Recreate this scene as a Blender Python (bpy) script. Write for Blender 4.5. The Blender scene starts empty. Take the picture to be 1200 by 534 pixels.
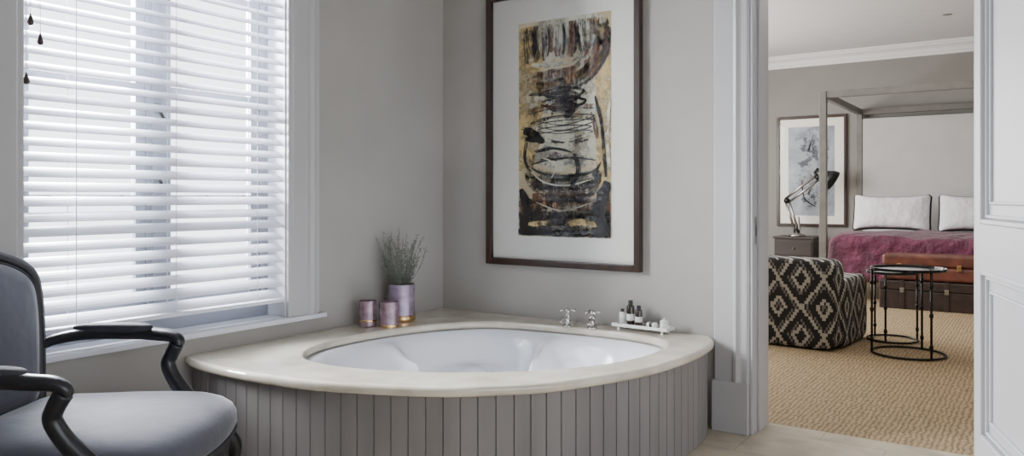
import bpy, bmesh, math, random, bisect
from mathutils import Vector, Matrix
random.seed(7)
COL = bpy.context.scene.collection

# ---------------------------------------------------------------- materials
def new_mat(name):
    m = bpy.data.materials.new(name); m.use_nodes = True
    nt = m.node_tree
    return m, nt, nt.nodes["Principled BSDF"]

def N(nt, typ, **kw):
    n = nt.nodes.new(typ)
    for k, v in kw.items():
        if k in n.inputs.keys(): n.inputs[k].default_value = v
        else: setattr(n, k, v)
    return n

def col4(c): return (c[0], c[1], c[2], 1)

def mat(name, c, rough=.5, metal=0, var=.12, vs=6, bump=0, bs=60, coat=0, sheen=0, stretch=(1,1,1), c2=None, spec=None, dist=.002):
    m, nt, p = new_mat(name)
    p.inputs["Roughness"].default_value = rough
    p.inputs["Metallic"].default_value = metal
    if coat:
        p.inputs["Coat Weight"].default_value = coat; p.inputs["Coat Roughness"].default_value = .08
    if sheen:
        p.inputs["Sheen Weight"].default_value = sheen; p.inputs["Sheen Roughness"].default_value = .4
    if spec is not None: p.inputs["Specular IOR Level"].default_value = spec
    tc = N(nt, "ShaderNodeTexCoord"); mp = N(nt, "ShaderNodeMapping"); mp.inputs["Scale"].default_value = stretch
    nt.links.new(tc.outputs["Object"], mp.inputs["Vector"])
    nz = N(nt, "ShaderNodeTexNoise"); nz.inputs["Scale"].default_value = vs; nz.inputs["Detail"].default_value = 5
    nt.links.new(mp.outputs[0], nz.inputs["Vector"])
    rp = N(nt, "ShaderNodeValToRGB")
    rp.color_ramp.elements[0].position = .3; rp.color_ramp.elements[1].position = .7
    a = [max(0, x*(1-var)) for x in c]; b = [min(1, x*(1+var)) for x in (c2 or c)]
    rp.color_ramp.elements[0].color = col4(a); rp.color_ramp.elements[1].color = col4(b)
    nt.links.new(nz.outputs["Fac"], rp.inputs[0]); nt.links.new(rp.outputs[0], p.inputs["Base Color"])
    if bump:
        n2 = N(nt, "ShaderNodeTexNoise"); n2.inputs["Scale"].default_value = bs; n2.inputs["Detail"].default_value = 4
        nt.links.new(mp.outputs[0], n2.inputs["Vector"])
        bp = N(nt, "ShaderNodeBump"); bp.inputs["Strength"].default_value = bump; bp.inputs["Distance"].default_value = dist
        nt.links.new(n2.outputs["Fac"], bp.inputs["Height"]); nt.links.new(bp.outputs[0], p.inputs["Normal"])
    return m

M = {}
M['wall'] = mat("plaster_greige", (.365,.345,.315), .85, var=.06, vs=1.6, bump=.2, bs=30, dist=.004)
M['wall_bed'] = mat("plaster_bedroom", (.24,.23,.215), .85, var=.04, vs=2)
M['ceil'] = mat("ceiling_paint", (.66,.65,.66), .9, var=.02)
M['trim'] = mat("trim_paint", (.43,.42,.42), .4, var=.03, vs=3)
M['door'] = mat("door_paint", (.46,.455,.475), .38, var=.03, vs=3)
M['trimw'] = mat("window_paint", (.66,.67,.72), .4, var=.03, vs=3)
M['sash'] = mat("sash_backlit_shade", (.26,.27,.31), .45, var=.05, vs=3)  # white frame made dark grey, its backlit shade put into the colour
M['crown'] = mat("crown_paint", (.78,.77,.78), .6, var=.02)
M['slat'] = mat("slat_white", (.78,.80,.85), .35, var=.02)
M['cord'] = mat("cord_white", (.6,.61,.65), .8)
M['wood_dark'] = mat("frame_walnut", (.030,.014,.009), .3, var=.4, vs=14, stretch=(1,1,.15), coat=.2)
M['mount'] = mat("mount_board", (.88,.86,.80), .9, var=.01)
M['chairwood'] = mat("charcoal_wood", (.010,.010,.013), .36, var=.5, vs=12, bump=.2, bs=50, coat=.15)
M['velvet'] = mat("slate_upholstery", (.062,.064,.086), .75, var=.12, vs=4, bump=.4, bs=9, sheen=.45, dist=.012)
M['velvet2'] = mat("slate_piping", (.028,.029,.037), .75)
M['black_piping'] = mat("black_piping", (.008,.008,.01), .8)
M['marble'] = mat("cream_marble", (.55,.49,.39), .10, var=.12, vs=5, coat=.4, c2=(.66,.60,.50))
M['acrylic'] = mat("bath_white", (.84,.86,.90), .10, var=.01, coat=.5)
M['clad'] = mat("board_paint", (.200,.183,.178), .5, var=.12, vs=9, stretch=(1,1,.12), bump=.15, bs=30)
M['chrome'] = mat("chrome", (.55,.53,.50), .14, 1, var=.05)
M['brass'] = mat("gold_metal", (.65,.42,.20), .25, 1, var=.05)
M['lilac'] = mat("mauve_glass", (.24,.15,.19), .08, .3, var=.4, vs=24, coat=.8)
M['lilac2'] = mat("mauve_lustre", (.33,.26,.36), .18, .4, var=.35, vs=20, coat=.6)
M['leaf'] = mat("dried_leaf", (.15,.165,.13), .8, var=.4, vs=30)
M['ceramic'] = mat("ceramic_white", (.76,.75,.72), .25, var=.02, coat=.3)
M['black'] = mat("black_plastic", (.008,.008,.009), .35, var=.2)
M['amber'] = mat("amber_bottle", (.025,.014,.01), .12, var=.3, coat=.5)
M['label'] = mat("label_paper", (.6,.59,.56), .7, var=.02)
M['blackmetal'] = mat("black_metal", (.010,.009,.009), .35, .4, var=.2)
M['tabletop'] = mat("table_top", (.02,.02,.02), .10, .5, var=.2)
M['bedmetal'] = mat("canopy_metal", (.15,.143,.133), .45, .2, var=.15)
M['purple'] = mat("plum_velvet", (.095,.015,.042), .75, var=.4, vs=6, sheen=.15, bump=.9, bs=8, dist=.06)
M['linen'] = mat("white_linen", (.70,.69,.71), .9, var=.06, vs=8, bump=.8, bs=8, dist=.04)
M['headb'] = mat("headboard_fabric", (.47,.465,.46), .9, var=.03)
M['trunk'] = mat("trunk_leather", (.028,.016,.013), .5, var=.5, vs=12, bump=.4, bs=60)
M['red'] = mat("red_leather", (.115,.036,.024), .45, var=.5, vs=7, bump=.4, bs=40)
M['nickel'] = mat("aged_nickel", (.42,.40,.38), .3, 1)
M['dkwood'] = mat("nightstand_wood", (.028,.020,.018), .4, var=.3, vs=10, stretch=(.2,1,1))

def slat_translucent():
    m = M['slat']; nt = m.node_tree; p = nt.nodes["Principled BSDF"]
    out = [n for n in nt.nodes if n.type == 'OUTPUT_MATERIAL'][0]
    t = N(nt, "ShaderNodeBsdfTranslucent"); t.inputs[0].default_value = (.74,.82,.98,1)
    mx = N(nt, "ShaderNodeMixShader"); mx.inputs[0].default_value = .07
    nt.links.new(p.outputs[0], mx.inputs[1]); nt.links.new(t.outputs[0], mx.inputs[2]); nt.links.new(mx.outputs[0], out.inputs["Surface"])
slat_translucent()

def stone_floor():
    m, nt, p = new_mat("travertine_floor"); p.inputs["Roughness"].default_value = .4
    tc = N(nt, "ShaderNodeTexCoord")
    br = N(nt, "ShaderNodeTexBrick"); br.inputs["Scale"].default_value = 1.0
    br.inputs["Brick Width"].default_value = .6; br.inputs["Row Height"].default_value = .4
    br.inputs["Mortar Size"].default_value = .003
    br.inputs["Color1"].default_value = (.38,.325,.24,1); br.inputs["Color2"].default_value = (.42,.365,.275,1)
    br.inputs["Mortar"].default_value = (.27,.225,.165,1)
    nz = N(nt, "ShaderNodeTexNoise"); nz.inputs["Scale"].default_value = 7; nz.inputs["Detail"].default_value = 12; nz.inputs["Distortion"].default_value = .5
    rr = N(nt, "ShaderNodeValToRGB"); rr.color_ramp.elements[0].position=.32; rr.color_ramp.elements[1].position=.68
    rr.color_ramp.elements[0].color=(.32,.32,.32,1); rr.color_ramp.elements[1].color=(.64,.64,.64,1)
    mx = N(nt, "ShaderNodeMixRGB", blend_type='OVERLAY'); mx.inputs[0].default_value = .6
    nt.links.new(tc.outputs["Object"], br.inputs["Vector"]); nt.links.new(tc.outputs["Object"], nz.inputs["Vector"])
    nt.links.new(nz.outputs["Fac"], rr.inputs[0])
    nt.links.new(br.outputs["Color"], mx.inputs[1]); nt.links.new(rr.outputs[0], mx.inputs[2])
    nt.links.new(mx.outputs[0], p.inputs["Base Color"])
    bp = N(nt, "ShaderNodeBump"); bp.inputs["Strength"].default_value = .3; bp.inputs["Distance"].default_value = .004
    nt.links.new(nz.outputs["Fac"], bp.inputs["Height"]); nt.links.new(bp.outputs[0], p.inputs["Normal"])
    return m
M['stone'] = stone_floor()

def sisal():
    m, nt, p = new_mat("sisal_weave"); p.inputs["Roughness"].default_value = .95
    tc = N(nt, "ShaderNodeTexCoord")
    nzv = N(nt, "ShaderNodeTexNoise"); nzv.inputs["Scale"].default_value = 12
    mxv = N(nt, "ShaderNodeMixRGB"); mxv.inputs[0].default_value = .04
    nt.links.new(tc.outputs["Object"], nzv.inputs["Vector"]); nt.links.new(tc.outputs["Object"], mxv.inputs[1]); nt.links.new(nzv.outputs["Color"], mxv.inputs[2])
    wx = N(nt, "ShaderNodeTexWave", bands_direction='X'); wx.inputs["Scale"].default_value = 12; wx.inputs["Distortion"].default_value = 1.6
    wy = N(nt, "ShaderNodeTexWave", bands_direction='Y'); wy.inputs["Scale"].default_value = 12; wy.inputs["Distortion"].default_value = 1.6
    mx = N(nt, "ShaderNodeMath", operation='MULTIPLY')
    for n in (wx, wy): nt.links.new(mxv.outputs[0], n.inputs["Vector"])
    nt.links.new(wx.outputs["Fac"], mx.inputs[0]); nt.links.new(wy.outputs["Fac"], mx.inputs[1])
    sq = N(nt, "ShaderNodeMath", operation='POWER'); sq.inputs[1].default_value = .5
    nt.links.new(mx.outputs[0], sq.inputs[0])
    nz = N(nt, "ShaderNodeTexNoise"); nz.inputs["Scale"].default_value = 20; nz.inputs["Detail"].default_value = 9; nz.inputs["Roughness"].default_value = .65
    nt.links.new(tc.outputs["Object"], nz.inputs["Vector"])
    m2 = N(nt, "ShaderNodeMixRGB"); m2.inputs[0].default_value = .6
    nt.links.new(sq.outputs[0], m2.inputs[1]); nt.links.new(nz.outputs["Fac"], m2.inputs[2])
    rp = N(nt, "ShaderNodeValToRGB"); rp.color_ramp.elements[0].position = .22; rp.color_ramp.elements[1].position = .74
    rp.color_ramp.elements[0].color = (.12,.078,.038,1); rp.color_ramp.elements[1].color = (.46,.34,.19,1)
    nt.links.new(m2.outputs[0], rp.inputs[0]); nt.links.new(rp.outputs[0], p.inputs["Base Color"])
    bp = N(nt, "ShaderNodeBump"); bp.inputs["Strength"].default_value = .7; bp.inputs["Distance"].default_value = .010
    nt.links.new(m2.outputs[0], bp.inputs["Height"]); nt.links.new(bp.outputs[0], p.inputs["Normal"])
    return m
M['sisal'] = sisal()

def kilim():
    m, nt, p = new_mat("kilim_weave"); p.inputs["Roughness"].default_value = .95
    tc = N(nt, "ShaderNodeTexCoord"); sp = N(nt, "ShaderNodeSeparateXYZ")
    nt.links.new(tc.outputs["Object"], sp.inputs[0])
    def mth(op, a, b=None):
        n = N(nt, "ShaderNodeMath", operation=op)
        for i, v in enumerate((a, b)):
            if v is None: continue
            if isinstance(v, (int, float)): n.inputs[i].default_value = v
            else: nt.links.new(v, n.inputs[i])
        return n.outputs[0]
    u = mth('ADD', sp.outputs[0], sp.outputs[1]); v = sp.outputs[2]
    u = mth('SNAP', u, .015); v = mth('SNAP', v, .024)
    def tri(x, k, off=0):
        f = mth('FRACT', mth('ADD', mth('MULTIPLY', x, k), off))
        return mth('ABSOLUTE', mth('SUBTRACT', f, .5))
    d = mth('ADD', tri(u, 2.8, .1), tri(v, 2.2, .3))
    band = mth('FRACT', mth('MULTIPLY', d, 3.0))
    rp = N(nt, "ShaderNodeValToRGB"); rp.color_ramp.interpolation = 'CONSTANT'
    e = rp.color_ramp.elements
    e[0].position = 0; e[0].color = (.024,.023,.025,1); e[1].position = .40; e[1].color = (.50,.47,.42,1)
    x = e.new(.66); x.color = (.03,.028,.03,1); x = e.new(.78); x.color = (.20,.19,.18,1)
    x = e.new(.90); x.color = (.024,.023,.025,1)
    nt.links.new(band, rp.inputs[0])
    nz = N(nt, "ShaderNodeTexNoise"); nz.inputs["Scale"].default_value = 120
    mx = N(nt, "ShaderNodeMixRGB", blend_type='MULTIPLY'); mx.inputs[0].default_value = .4
    nt.links.new(rp.outputs[0], mx.inputs[1]); nt.links.new(nz.outputs["Fac"], mx.inputs[2])
    nt.links.new(mx.outputs[0], p.inputs["Base Color"])
    return m
M['kilim'] = kilim()

def glass_sheet():
    m, nt, p = new_mat("clear_glass"); nt.nodes.remove(p)
    out = [n for n in nt.nodes if n.type == 'OUTPUT_MATERIAL'][0]
    t = N(nt, "ShaderNodeBsdfTransparent"); g = N(nt, "ShaderNodeBsdfGlossy"); g.inputs["Roughness"].default_value = .03
    fr = N(nt, "ShaderNodeFresnel"); fr.inputs["IOR"].default_value = 1.25
    mx = N(nt, "ShaderNodeMixShader")
    nt.links.new(fr.outputs[0], mx.inputs[0]); nt.links.new(t.outputs[0], mx.inputs[1]); nt.links.new(g.outputs[0], mx.inputs[2])
    nt.links.new(mx.outputs[0], out.inputs["Surface"])
    return m
M['glass'] = glass_sheet()

def paint(name, c, cover=.75, sc=9, st=(1,1,1)):
    """dry-brush paint: broken coverage so the paper shows through"""
    m, nt, p = new_mat(name); p.inputs["Roughness"].default_value = .8
    out = [n for n in nt.nodes if n.type == 'OUTPUT_MATERIAL'][0]
    tc = N(nt, "ShaderNodeTexCoord"); mp = N(nt, "ShaderNodeMapping"); mp.inputs["Scale"].default_value = st
    nz = N(nt, "ShaderNodeTexNoise"); nz.inputs["Scale"].default_value = sc; nz.inputs["Detail"].default_value = 9; nz.inputs["Roughness"].default_value = .75
    nt.links.new(tc.outputs["Object"], mp.inputs[0]); nt.links.new(mp.outputs[0], nz.inputs["Vector"])
    rp = N(nt, "ShaderNodeValToRGB"); a = .30 + (1-cover)*.35
    rp.color_ramp.elements[0].position = a; rp.color_ramp.elements[1].position = a+.10
    t = N(nt, "ShaderNodeBsdfTransparent"); mx = N(nt, "ShaderNodeMixShader")
    nt.links.new(nz.outputs["Fac"], rp.inputs[0]); nt.links.new(rp.outputs[0], mx.inputs[0])
    nt.links.new(t.outputs[0], mx.inputs[1]); nt.links.new(p.outputs[0], mx.inputs[2]); nt.links.new(mx.outputs[0], out.inputs["Surface"])
    r2 = N(nt, "ShaderNodeValToRGB"); r2.color_ramp.elements[0].color = col4([x*.6 for x in c]); r2.color_ramp.elements[1].color = col4([min(1, x*1.5) for x in c])
    r2.color_ramp.elements[0].position = .35; r2.color_ramp.elements[1].position = .75
    nt.links.new(nz.outputs["Fac"], r2.inputs[0]); nt.links.new(r2.outputs[0], p.inputs["Base Color"])
    return m

# ---------------------------------------------------------------- mesh builder
class B:
    def __init__(s): s.bm = bmesh.new()
    def face(s, vs, mi=0):
        try:
            f = s.bm.faces.new(vs); f.material_index = mi; return f
        except ValueError: return None
    def box(s, a, b, T=None, mi=0):
        P = [Vector((x, y, z)) for z in (a[2], b[2]) for y in (a[1], b[1]) for x in (a[0], b[0])]
        if T is not None: P = [T @ p for p in P]
        v = [s.bm.verts.new(p) for p in P]
        for f in ((0,2,3,1),(4,5,7,6),(0,1,5,4),(2,6,7,3),(0,4,6,2),(1,3,7,5)): s.face([v[i] for i in f], mi)
        return s
    def tube(s, pts, rad, seg=10, closed=False, mi=0, flat=1.0, flatdir=None):
        pts = [Vector(p) for p in pts]; n = len(pts)
        if not isinstance(rad, (list, tuple)): rad = [rad]*n
        rings = []; prev = None
        for i, p in enumerate(pts):
            if closed: t = pts[(i+1) % n]-pts[i-1]
            else: t = pts[min(i+1, n-1)]-pts[max(i-1, 0)]
            t.normalize()
            if prev is None:
                ref = Vector(flatdir) if flatdir else (Vector((0,0,1)) if abs(t.z) < .9 else Vector((1,0,0)))
            else: ref = prev
            a = (ref - t*ref.dot(t)).normalized(); b = t.cross(a); prev = a
            rings.append([s.bm.verts.new(p + a*math.cos(2*math.pi*k/seg)*rad[i]*flat + b*math.sin(2*math.pi*k/seg)*rad[i]) for k in range(seg)])
        m = n if closed else n-1
        for i in range(m):
            r0, r1 = rings[i], rings[(i+1) % n]
            for k in range(seg): s.face([r0[k], r0[(k+1) % seg], r1[(k+1) % seg], r1[k]], mi)
        if not closed: s.face(rings[0][::-1], mi); s.face(rings[-1], mi)
        return s
    def lathe(s, prof, c=(0,0,0), seg=32, mi=0, T=None):
        rings = []
        for r, z in prof:
            ring = []
            for k in range(seg):
                p = Vector((r*math.cos(2*math.pi*k/seg), r*math.sin(2*math.pi*k/seg), z))
                if T is not None: p = T @ p
                ring.append(s.bm.verts.new(p+Vector(c)))
            rings.append(ring)
        for i in range(len(rings)-1):
            for k in range(seg): s.face([rings[i][k], rings[i][(k+1) % seg], rings[i+1][(k+1) % seg], rings[i+1][k]], mi)
        if prof[0][0] > 1e-4: s.face(rings[0][::-1], mi)
        if prof[-1][0] > 1e-4: s.face(rings[-1], mi)
        return s
    def cushion(s, c, h, n=5, cuts=10, T=None, mi=0, fn=None):
        D = {}; K = cuts
        def V(i, j, k):
            key = (i, j, k)
            if key not in D:
                p = Vector((2*i/K-1, 2*j/K-1, 2*k/K-1)); L = (abs(p.x)**n+abs(p.y)**n+abs(p.z)**n)**(1/n); q = p/L
                q = Vector((q.x*h[0], q.y*h[1], q.z*h[2]))
                if fn: q = fn(q)
                q = q + Vector(c)
                if T is not None: q = T @ q
                D[key] = s.bm.verts.new(q)
            return D[key]
        for a in range(K):
            for b in range(K):
                for e in (0, K):
                    s.face([V(a,b,e),V(a+1,b,e),V(a+1,b+1,e),V(a,b+1,e)],mi)
                    s.face([V(a,e,b),V(a+1,e,b),V(a+1,e,b+1),V(a,e,b+1)],mi)
                    s.face([V(e,a,b),V(e,a+1,b),V(e,a+1,b+1),V(e,a,b+1)],mi)
        return s
    def extrude_profile(s, prof, axis, a, b, mi=0):
        """prof: list of 2D points in the plane across axis ('x' -> (y,z), 'z' -> (x,y), 'y' -> (x,z))"""
        def P(p, t):
            return {'x': (t, p[0], p[1]), 'y': (p[0], t, p[1]), 'z': (p[0], p[1], t)}[axis]
        r0 = [s.bm.verts.new(P(p, a)) for p in prof]; r1 = [s.bm.verts.new(P(p, b)) for p in prof]
        n = len(prof)
        for k in range(n): s.face([r0[k], r0[(k+1) % n], r1[(k+1) % n], r1[k]], mi)
        s.face(r0[::-1], mi); s.face(r1, mi)
        return s
    def obj(s, name, mats, parent=None, smooth=False, bevel=0, bseg=2, sub=0, loc=(0,0,0), label=None, auto=False):
        bmesh.ops.recalc_face_normals(s.bm, faces=s.bm.faces)
        me = bpy.data.meshes.new(name); s.bm.to_mesh(me); s.bm.free()
        if not isinstance(mats, (list, tuple)): mats = [mats]
        for m in mats: me.materials.append(m)
        if smooth:
            for f in me.polygons: f.use_smooth = True
        o = bpy.data.objects.new(name, me); o.location = loc; COL.objects.link(o)
        if parent: o.parent = parent
        if bevel:
            md = o.modifiers.new("bevel", 'BEVEL'); md.width = bevel; md.segments = bseg; md.limit_method = 'ANGLE'; md.angle_limit = math.radians(35)
        if sub:
            md = o.modifiers.new("sub", 'SUBSURF'); md.levels = sub; md.render_levels = sub
        if label: o["label"] = label
        return o

def thing(name, label, cat, loc=(0,0,0), rz=0, group=None):
    e = bpy.data.objects.new(name, None); e.location = loc; e.rotation_euler = (0,0,rz); e.empty_display_size = .1
    COL.objects.link(e); e["label"] = label; e["category"] = cat
    if group: e["group"] = group
    return e

def structure(o): o["kind"] = "structure"; return o

def catmull(pts, n=8, closed=False):
    P = [Vector(p) for p in pts]; out = []; L = len(P)
    for i in range(L if closed else L-1):
        if closed: a, b, c, d = P[i-1], P[i], P[(i+1) % L], P[(i+2) % L]
        else: a, b, c, d = P[max(i-1, 0)], P[i], P[i+1], P[min(i+2, L-1)]
        for k in range(n):
            t = k/n
            out.append(.5*((2*b)+(c-a)*t+(2*a-5*b+4*c-d)*t*t+(3*b-a-3*c+d)*t**3))
    if not closed: out.append(P[-1].copy())
    return out

# ---------------------------------------------------------------- room constants
LX = -3.228           # inner face of window wall
BY = 3.897            # inner face of painting wall
BT = .25              # its thickness
CH = 3.33             # ceiling height
WY0, WY1, WZ0, WZ1 = 1.365, 2.623, .578, 2.78
DX0, DX1, DZ = -1.208, -.235, 2.55
BRY = 12.0            # bedroom far wall

# walls, floors
structure(B().box((LX-.25,-1.8,-.06),(2.4,BY+BT,0)).obj("floor_bathroom", M['stone']))
structure(B().box((-5.2,BY+BT,-.06),(2.2,BRY+.2,.0)).obj("floor_bedroom", M['sisal']))
b = B()
b.box((LX-.25,-1.6,0),(LX,WY0,CH)); b.box((LX-.25,WY1,0),(LX,BY+BT,CH))
b.box((LX-.25,WY0,0),(LX,WY1,WZ0)); b.box((LX-.25,WY0,WZ1),(LX,WY1,CH))
structure(b.obj("wall_left", M['wall']))
b = B()
b.box((LX,BY,0),(DX0,BY+BT,CH)); b.box((DX1,BY,0),(2.2,BY+BT,CH)); b.box((DX0,BY,DZ),(DX1,BY+BT,CH))
structure(b.obj("wall_back", M['wall']))
structure(B().box((LX-.25,-1.8,0),(2.4,-1.6,CH)).obj("wall_front", M['wall']))  # unseen wall behind the camera, put in to cut the fill light
b = B()   # unseen opposite wall; its wide opening is invented to set the daylight fill
b.box((2.2,-1.6,0),(2.4,-1.1,CH)); b.box((2.2,2.2,0),(2.4,BY+BT,CH)); b.box((2.2,-1.1,0),(2.4,2.2,.25)); b.box((2.2,-1.1,2.8),(2.4,2.2,CH))
structure(b.obj("wall_right", M['wall']))
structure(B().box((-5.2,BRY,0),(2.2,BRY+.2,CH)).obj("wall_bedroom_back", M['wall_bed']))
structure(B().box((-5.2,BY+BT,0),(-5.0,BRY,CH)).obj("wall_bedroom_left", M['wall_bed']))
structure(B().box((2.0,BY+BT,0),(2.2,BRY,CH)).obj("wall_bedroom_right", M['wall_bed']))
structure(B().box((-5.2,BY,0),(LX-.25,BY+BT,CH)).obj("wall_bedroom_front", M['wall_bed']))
structure(B().box((-5.2,BY+BT,CH),(2.2,BRY+.2,CH+.1)).box((LX-.25,-1.8,CH),(2.4,BY+BT,CH+.1)).obj("ceiling", M['ceil']))

# crown moulding bedroom
prof = [(BRY,CH),(BRY-.16,CH),(BRY-.16,CH-.025),(BRY-.14,CH-.03),(BRY-.13,CH-.05),(BRY-.10,CH-.065),(BRY-.065,CH-.085),(BRY-.045,CH-.115),(BRY-.04,CH-.135),(BRY-.02,CH-.14),(BRY-.018,CH-.17),(BRY,CH-.175)]
structure(B().extrude_profile(prof,'x',-5,2).obj("trim_crown", M['crown']))
structure(B().extrude_profile([(BRY,0),(BRY-.025,0),(BRY-.025,.16),(BRY-.012,.18),(BRY,.185)],'x',-5,2).obj("baseboard_bedroom", M['crown']))

# door casing (bathroom side)
cx0 = DX0-.185
prof = [(cx0,BY),(cx0,BY-.020),(cx0+.008,BY-.026),(cx0+.10,BY-.026),(cx0+.108,BY-.040),(cx0+.122,BY-.044),(cx0+.136,BY-.034),(cx0+.145,BY-.030),(cx0+.172,BY-.030),(DX0,BY-.022),(DX0,BY)]
structure(B().extrude_profile(prof,'z',.26,DZ+.185).obj("trim_door_casing", M['trim']))
structure(B().box((cx0-.006,BY-.047,0),(DX0-.001,BY,.26)).obj("trim_door_plinth", M['trim'], bevel=.005))
structure(B().box((DX1,BY-.03,0),(DX1+.185,BY,DZ+.185)).obj("trim_door_casing_hinge_side", M['trim'], bevel=.005))
structure(B().box((DX0,BY-.03,DZ),(DX1,BY,DZ+.185)).obj("trim_door_head", M['trim'], bevel=.005))
b = B()
b.box((DX0,BY-.018,0),(DX0+.014,BY+BT+.01,DZ)); b.box((DX0+.014,BY+.06,0),(DX0+.026,BY+BT-.05,DZ))
b.box((DX0+.014,BY+.09,.95),(DX0+.0285,BY+.10,1.10))
structure(b.obj("trim_door_jamb", M['door'], bevel=.003))
jp = thing("strike_plate","small aged metal strike plate set into the painted door jamb","door hardware",(DX0+.014,BY+.03,1.03))
B().box((0,-.013,-.07),(.003,.013,.07)).obj("plate", M['nickel'], jp, bevel=.001)
B().box((.0028,-.006,-.025),(.0035,.006,.025)).obj("latch_slot", M['black'], jp)

# door leaf
d1 = thing("door_1","tall grey painted panelled door standing open","door",(DX1+.005,BY-.05,0),math.atan2(-.961,.277)); d1["kind"]="structure"
W, TH, HH = .95, .045, 2.53
b = B()
st = .115
b.box((0,0,.01),(st,TH,HH)); b.box((W-st,0,.01),(W,TH,HH))
for z0, z1 in ((.01,.20),(.90,1.09),(2.40,HH)): b.box((st,0,z0),(W-st,TH,z1))
b.box((st,.018,.2),(W-st,TH-.018,2.4))
structure(b.obj("door_leaf", M['door'], d1))
b = B()
for z0, z1 in ((.20,.90),(1.09,2.40)):
    for (ins, w, pr) in ((0,.020,-.012),(.024,.014,.004),(.080,.012,.006)):
        x0, x1, a0, a1 = st+ins, W-st-ins, z0+ins, z1-ins
        b.box((x0,pr,a0),(x0+w,.019,a1)); b.box((x1-w,pr,a0),(x1,.019,a1))
        b.box((x0+w,pr,a0),(x1-w,.019,a0+w)); b.box((x0+w,pr,a1-w),(x1-w,.019,a1))
structure(b.obj("door_moulding", M['door'], d1, bevel=.004))

# ---------------------------------------------------------------- window
w1 = thing("window_1","white painted casement window with glazing bars","window",(LX-.17,0,0)); w1["kind"]="structure"
b = B()
ym = (WY0+WY1)/2
b.box((-.05,WY0,WZ0),(.03,WY0+.05,WZ1)); b.box((-.05,WY1-.05,WZ0),(.03,WY1,WZ1))
b.box((-.05,WY0+.05,WZ0),(.03,WY1-.05,WZ0+.11)); b.box((-.05,WY0+.05,WZ1-.05),(.03,WY1-.05,WZ1))
b.box((-.04,ym-.04,WZ0+.11),(.02,ym+.04,WZ1-.05)); b.box((.0205,ym-.015,WZ0+.11),(.035,ym+.015,WZ1-.05))
structure(b.obj("window_frame", M['sash'], w1))
b = B()
for y0, y1 in ((WY0+.051,ym-.041),(ym+.041,WY1-.051)):
    b.box((-.03,y0,WZ0+.111),(.01,y0+.045,WZ1-.051)); b.box((-.03,y1-.045,WZ0+.111),(.01,y1,WZ1-.051))
    for z in (.715,1.19,1.70,2.2): b.box((-.028,y0+.045,z-.02),(.009,y1-.045,z+.02))
structure(b.obj("casement", M['sash'], w1))
structure(B().box((-.014,WY0+.052,WZ0+.112),(-.011,WY1-.052,WZ1-.052)).obj("pane", M['glass'], w1))
b = B()
for y0, y1 in ((WY0+.06,ym-.14),(ym+.16,WY1-.14)):
    b.box((.02,y0,1.188),(.045,y1,1.200)); b.box((.012,y0+.08,1.165),(.05,y0+.1,1.21)); b.box((.012,y1-.04,1.165),(.05,y1-.02,1.21))
structure(b.obj("casement_stay", M['black'], w1))
b = B()
for z in (1.28,1.60): b.box((.036,ym-.015,z),(.05,ym+.015,z+.03)); b.tube([(.045,ym,z+.02),(.055,ym+.02,z-.03),(.05,ym+.045,z-.05)],.007)
structure(b.obj("window_latch", M['black'], w1))

# casings of window
def wcasing(name, y0, y1, outer):
    if outer > 0: prof=[(LX,y0),(LX+.02,y0),(LX+.022,y0+.02),(LX+.03,y0+.03),(LX+.03,y0+.12),(LX+.04,y0+.13),(LX+.048,y0+.15),(LX+.04,y0+.17),(LX+.028,y0+.18),(LX+.028,y1),(LX,y1)]
    else: prof=[(LX,y1),(LX+.02,y1),(LX+.022,y1-.02),(LX+.03,y1-.03),(LX+.03,y1-.12),(LX+.04,y1-.13),(LX+.048,y1-.15),(LX+.04,y1-.17),(LX+.028,y1-.18),(LX+.028,y0),(LX,y0)]
    structure(B().extrude_profile(prof,'z',WZ0,WZ1+.2).obj(name, M['trim']))
wcasing("trim_window_casing_far",WY1,WY1+.20,1); wcasing("trim_window_casing_near",WY0-.20,WY0,-1)
structure(B().box((LX,WY0,WZ1),(LX+.03,WY1,WZ1+.2)).obj("trim_window_head", M['trim'], bevel=.004))
structure(B().box((LX-.139,WY0+.001,WZ0-.02),(LX-.001,WY1-.001,WZ0+.002)).box((LX,WY0-.23,WZ0-.025),(LX+.045,WY1+.24,WZ0)).obj("trim_window_sill", M['trimw'], bevel=.004))
structure(B().box((LX-.139,WY1-.006,WZ0+.003),(LX-.001,WY1,WZ1)).box((LX-.139,WY0,WZ0+.003),(LX-.001,WY0+.006,WZ1)).obj("trim_window_reveal", M['trimw']))

# blind
BZ=.655
bl = thing("venetian_blind","white wooden slatted blind lowered over the window","window blind",(LX-.045,ym,BZ))
b = B(); pitch=.060; hw=.036; tilt=math.radians(31); n=int((WZ1-BZ-.12)/pitch)
y0, y1 = WY0+.008-ym, WY1-.008-ym
for i in range(n):
    zc = .048+i*pitch
    tt = tilt + random.uniform(-.04,.04)
    T = Matrix.Translation((0,0,zc+random.uniform(-.002,.002))) @ Matrix.Rotation(tt,4,'Y')
    sec=[(-hw,0),(-hw*.5,.0035),(0,.0048),(hw*.5,.0035),(hw,0),(hw,-.003),(hw*.5,.0005),(0,.0018),(-hw*.5,.0005),(-hw,-.003)]
    r0=[b.bm.verts.new(T@Vector((x,y0,z))) for x,z in sec]; r1=[b.bm.verts.new(T@Vector((x,y1,z))) for x,z in sec]
    for k in range(10): b.face([r0[k],r0[(k+1)%10],r1[(k+1)%10],r1[k]])
    b.face(r0); b.face(r1[::-1])
b.obj("slats", M['slat'], bl)
B().box((-.03,y0,0),(.03,y1,.018)).obj("bottom_rail", M['slat'], bl, bevel=.004)
B().box((-.035,y0,WZ1-BZ-.06),(.035,y1,WZ1-BZ-.002)).obj("head_rail", M['slat'], bl, bevel=.004)
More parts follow.
